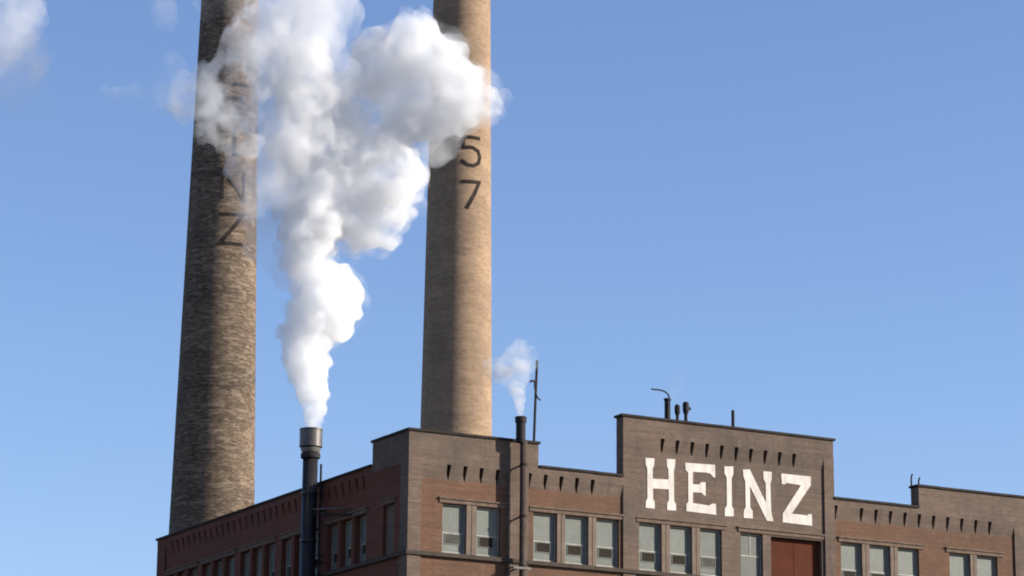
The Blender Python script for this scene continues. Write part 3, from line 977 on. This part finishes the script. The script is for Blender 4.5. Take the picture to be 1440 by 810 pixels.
steam_part('veil', steam, [(-2.47, 1.5, 12.53, 0.979), (-2.52, 1.4, 11.14, 0.911), (-2.36, 1.2, 9.74, 0.842), (-1.99, 1, 8.69, 0.839), (-3.1, 1, 10.18, 0.842), (-3.24, 1.2, 11.93, 0.911), (-3.61, 1.3, 13.14, 0.783), (-2.71, 0.8, 8.63, 0.709), (-3.9, 1.2, 12.26, 0.586), (-2.41, 1.6, 13.75, 1.048), (-2.9, 1.8, 15.01, 1.117), (-1.78, 0.8, 7.64, 0.708), (-1.43, 0.6, 6.93, 0.577), (4.88, 0.6, 13.86, 0.975), (5.7, 0.5, 13.66, 0.779), (6.17, 0.4, 14.48, 0.91), (8.12, 0.2, 15.39, 0.585), (8.37, 0.2, 15.53, 0.39), (5.38, 0.6, 13.01, 0.714)], smoke_mat('steam_veil', 0.44, 0.6, 0.35, 0.7, 0.2, 0.15, 1.6, (1, 1, 0.5)), 0.14, 7, 0.4, 0.2, 0.9, 9)
steam_part('wisp', steam, [(-4.25, -2.3, 13.71, 1.335), (-3.65, -2.12, 14.28, 1.274), (-5.07, -2.3, 14.37, 1.082), (-4.64, -2.12, 15.27, 1.085), (-3.22, -2.06, 15.64, 1.406), (-2.62, -2, 16.67, 1.473), (-3.28, -2, 17.34, 1.155), (-2.5, -2, 18.02, 1.285), (-5.88, -2.24, 14.55, 0.955), (-4.22, -2.42, 13.18, 0.761), (-4.69, -2.42, 13.01, 0.507), (-3.43, -2.36, 12.87, 0.698), (-3.23, -2.36, 13.7, 0.826), (-3.17, -2.36, 14.87, 0.891), (-3.71, -2.24, 16.24, 0.831), (-3.94, -2.42, 12.35, 0.443), (-2.94, -2.36, 12.38, 0.57)], smoke_mat('steam_wisp', 0.40, 0.75, 0.42, 0.62, 0.2, 0.02, 1.7), 0.12, 9, 0.40, 0.25, 0.6, 11)
steam_part('thin_wisp', steam, [(-6, -2.7, 14.73, 1.079), (-6.94, -2.7, 14.56, 0.952), (-7.9, -2.65, 14.47, 0.698), (-8.86, -2.6, 14.54, 0.508), (-9.4, -2.6, 14.67, 0.318), (-6.52, -2.65, 15.75, 0.827), (-7.03, -2.5, 18.65, 0.641), (-6.78, -2.5, 18.15, 0.512), (-3.19, -2.85, 11.9, 0.694), (-3.64, -2.9, 11.23, 0.567), (-3.75, -2.95, 9.91, 0.439), (-2.84, -2.9, 10.74, 0.755), (-2.64, -2.9, 9.44, 0.69), (-4.74, -2.4, 19.05, 0.834), (-3.47, -2.4, 19.23, 0.963)], smoke_mat('steam_thin', 0.20, 0.6, 0.40, 0.7, 0.2, 0.05, 1.6), 0.14, 8, 0.42, 0.22, 0.8, 13)
steam_part('halo', steam, [(0.3, 0, 9.94, 1.534), (-0.53, 0.3, 10.35, 1.396), (1.39, 0.5, 10.09, 1.609), (2.37, 0.6, 9.46, 1.326), (3.17, 0.5, 10.1, 1.326), (1.68, 0.6, 8.62, 0.757), (3.03, 0.6, 8.96, 0.828), (0.72, 0.6, 11.28, 1.97), (1.99, 0.8, 11.52, 1.974), (3.25, 0.3, 11.32, 1.611), (3.64, 0, 11.81, 1.396), (2.98, 0.1, 12.5, 1.541), (1.63, 0.9, 13.07, 1.98), (0.16, 1, 12.91, 1.981), (-0.61, 0.8, 12, 1.548), (-0.63, -0.3, 13.02, 1.538), (-0.57, -0.6, 14.28, 1.538), (-0.52, -0.8, 15.4, 1.469), (-0.55, -0.9, 16.55, 1.47), (0.6, 1.2, 14.51, 1.774), (2.09, 1, 14.29, 1.7), (3.26, 0.6, 13.67, 1.264), (1.55, 1.3, 15.75, 1.563), (2.88, 0.8, 15.77, 1.773), (3.53, 0.4, 17.02, 1.844), (4.33, 0.3, 17.85, 1.701), (4.49, 0.2, 18.51, 1.271), (5.16, 0.3, 17, 1.77), (6.16, 0.2, 15.95, 1.694), (5.19, 0.5, 15.19, 1.552), (4.21, 0.4, 15.15, 1.623), (6.49, 0.3, 15.14, 1.336), (7.14, 0.2, 15.62, 1.192), (7.63, 0.1, 15.25, 0.834), (2.35, 0.8, 17.83, 1.274), (-0.61, -1.2, 17.3, 1.894), (-1.16, -0.8, 18.62, 2.119), (0.11, 0.3, 5.13, 1.453), (0.42, 0.4, 5.48, 1.596), (0.73, 0.4, 5.88, 1.597), (0.97, 0.5, 6.23, 1.459), (0.37, 0.3, 6.31, 1.457), (-0.02, 0.2, 6.84, 1.245), (-0.31, 0, 7.45, 1.245), (-0.44, -0.2, 7.96, 1.244), (-0.38, -0.3, 8.53, 1.385), (-0.14, -0.3, 9.12, 1.528), (0.16, -0.2, 9.62, 1.46), (-0.63, -0.2, 9.21, 1.107), (2.08, 0.9, 15.01, 1.241), (4.88, 0.4, 13.96, 0.974)], smoke_mat('steam_halo', 0.20, 0.8, 0.40, 0.64, 0.2, 0.03, 1.7), 0.14, 9, 0.40, 0.30, 0.7, 31)


steam = empty('steam_plume', (5.07, -0.43, 24.84), 'small thin steam puff drifting left from the slim flue pipe', 'steam plume', None, RZV)
steam_part('puff', steam, [(-0.05, 0, 0.21, 0.151), (-0.05, 0, 0.46, 0.212), (-0.08, 0, 0.77, 0.272), (-0.11, 0, 1.07, 0.333), (-0.18, 0, 1.38, 0.394), (-0.33, 0, 1.63, 0.425), (-0.57, 0, 1.75, 0.455), (-0.82, 0, 1.87, 0.425), (-0.03, 0, 1.76, 0.394), (-0, 0, 2.13, 0.425)], smoke_mat('puff_steam', 0.8, 1.6, 0.34, 0.66, 0.2, 0.25, 1.5), 0.05, 8, 0.42, 0.07, 0.3, 15)
steam_part('dense_core', steam, [(-0.04, 0, 0.03, 0.136), (-0.04, 0, 0.21, 0.151), (-0.05, 0, 0.46, 0.197), (-0.08, 0, 0.73, 0.242), (-0.11, 0, 1.04, 0.273)], smoke_mat('puff_core', 1.6, 1.6, 0.34, 0.6, 0.2, 0.5, 1.3), 0.05, 7, 0.4, 0.05, 0.25, 27)
steam_part('thin_wisp', steam, [(0.06, 0, 2.53, 0.516), (-0.25, 0, 2.69, 0.517), (0.27, 0, 2.69, 0.425), (-0.01, 0, 2.94, 0.426), (0.45, 0, 2.32, 0.304), (-1.09, 0, 1.99, 0.455), (-1.31, 0, 2.21, 0.395), (-0.64, 0, 2.22, 0.486), (-0.4, 0, 2.31, 0.486)], smoke_mat('puff_wisp', 0.6, 1.6, 0.36, 0.66, 0.2, 0.15, 1.6), 0.06, 8, 0.42, 0.09, 0.3, 17)


steam = empty('steam_plume', (14.31, 1.8, 26.8), 'faint vapour, hardly visible, above the roof vents behind the sign', 'steam plume', None, RZV)
steam_part('thin_wisp', steam, [(-0.08, 0, 0.31, 0.224), (-0.08, 0, 0.57, 0.256), (-0.04, 0, 0.83, 0.288), (0.06, 0, 1.06, 0.256), (0.15, 0, 1.22, 0.192)], smoke_mat('faint_vapour', 0.14, 1.6, 0.36, 0.66, 0.2, 0.2, 1.4), 0.06, 8, 0.42, 0.07, 0.3, 19)


steam = empty('steam_plume', (-11.5, 14.0, 40.0), 'pale drifting steam cloud apart from the others, left of the mottled chimney', 'steam plume', None, RZV)
steam_part('billow', steam, [(-1.88, 0, 4.37, 1.303), (-2.14, 0, 3.17, 1.365), (-1.45, 0, 2.32, 1.168), (-0.94, 0, 1.81, 0.843), (-0.62, 0, 1.99, 0.649), (-1.55, 0, 1.13, 0.842), (-1.06, 0, 0.96, 0.583), (-2.22, 0, 1.63, 1.167), (-3, 0, 4.02, 1.628), (-3.39, 0, 2.3, 1.622), (-2.26, 0, 5.57, 1.436), (-3.25, 0, 5.74, 1.633)], smoke_mat('drift_steam', 0.34, 0.5, 0.36, 0.66, 0.2, 0.12, 1.6), 0.16, 8, 0.4, 0.25, 1.0, 21)
steam_part('thin_wisp', steam, [(-1.04, 0, 0.62, 0.841), (-0.53, 0, 0.12, 0.646), (-0.03, 0, -0.21, 0.452), (-0.37, 0, 1.48, 0.583), (-0.82, 0, 2.67, 0.714), (-1.42, 0, 5.06, 0.978), (-1.67, 0, 0.28, 0.84)], smoke_mat('drift_wisp', 0.12, 0.6, 0.38, 0.68, 0.2, 0.1, 1.6), 0.16, 8, 0.4, 0.25, 0.9, 23)
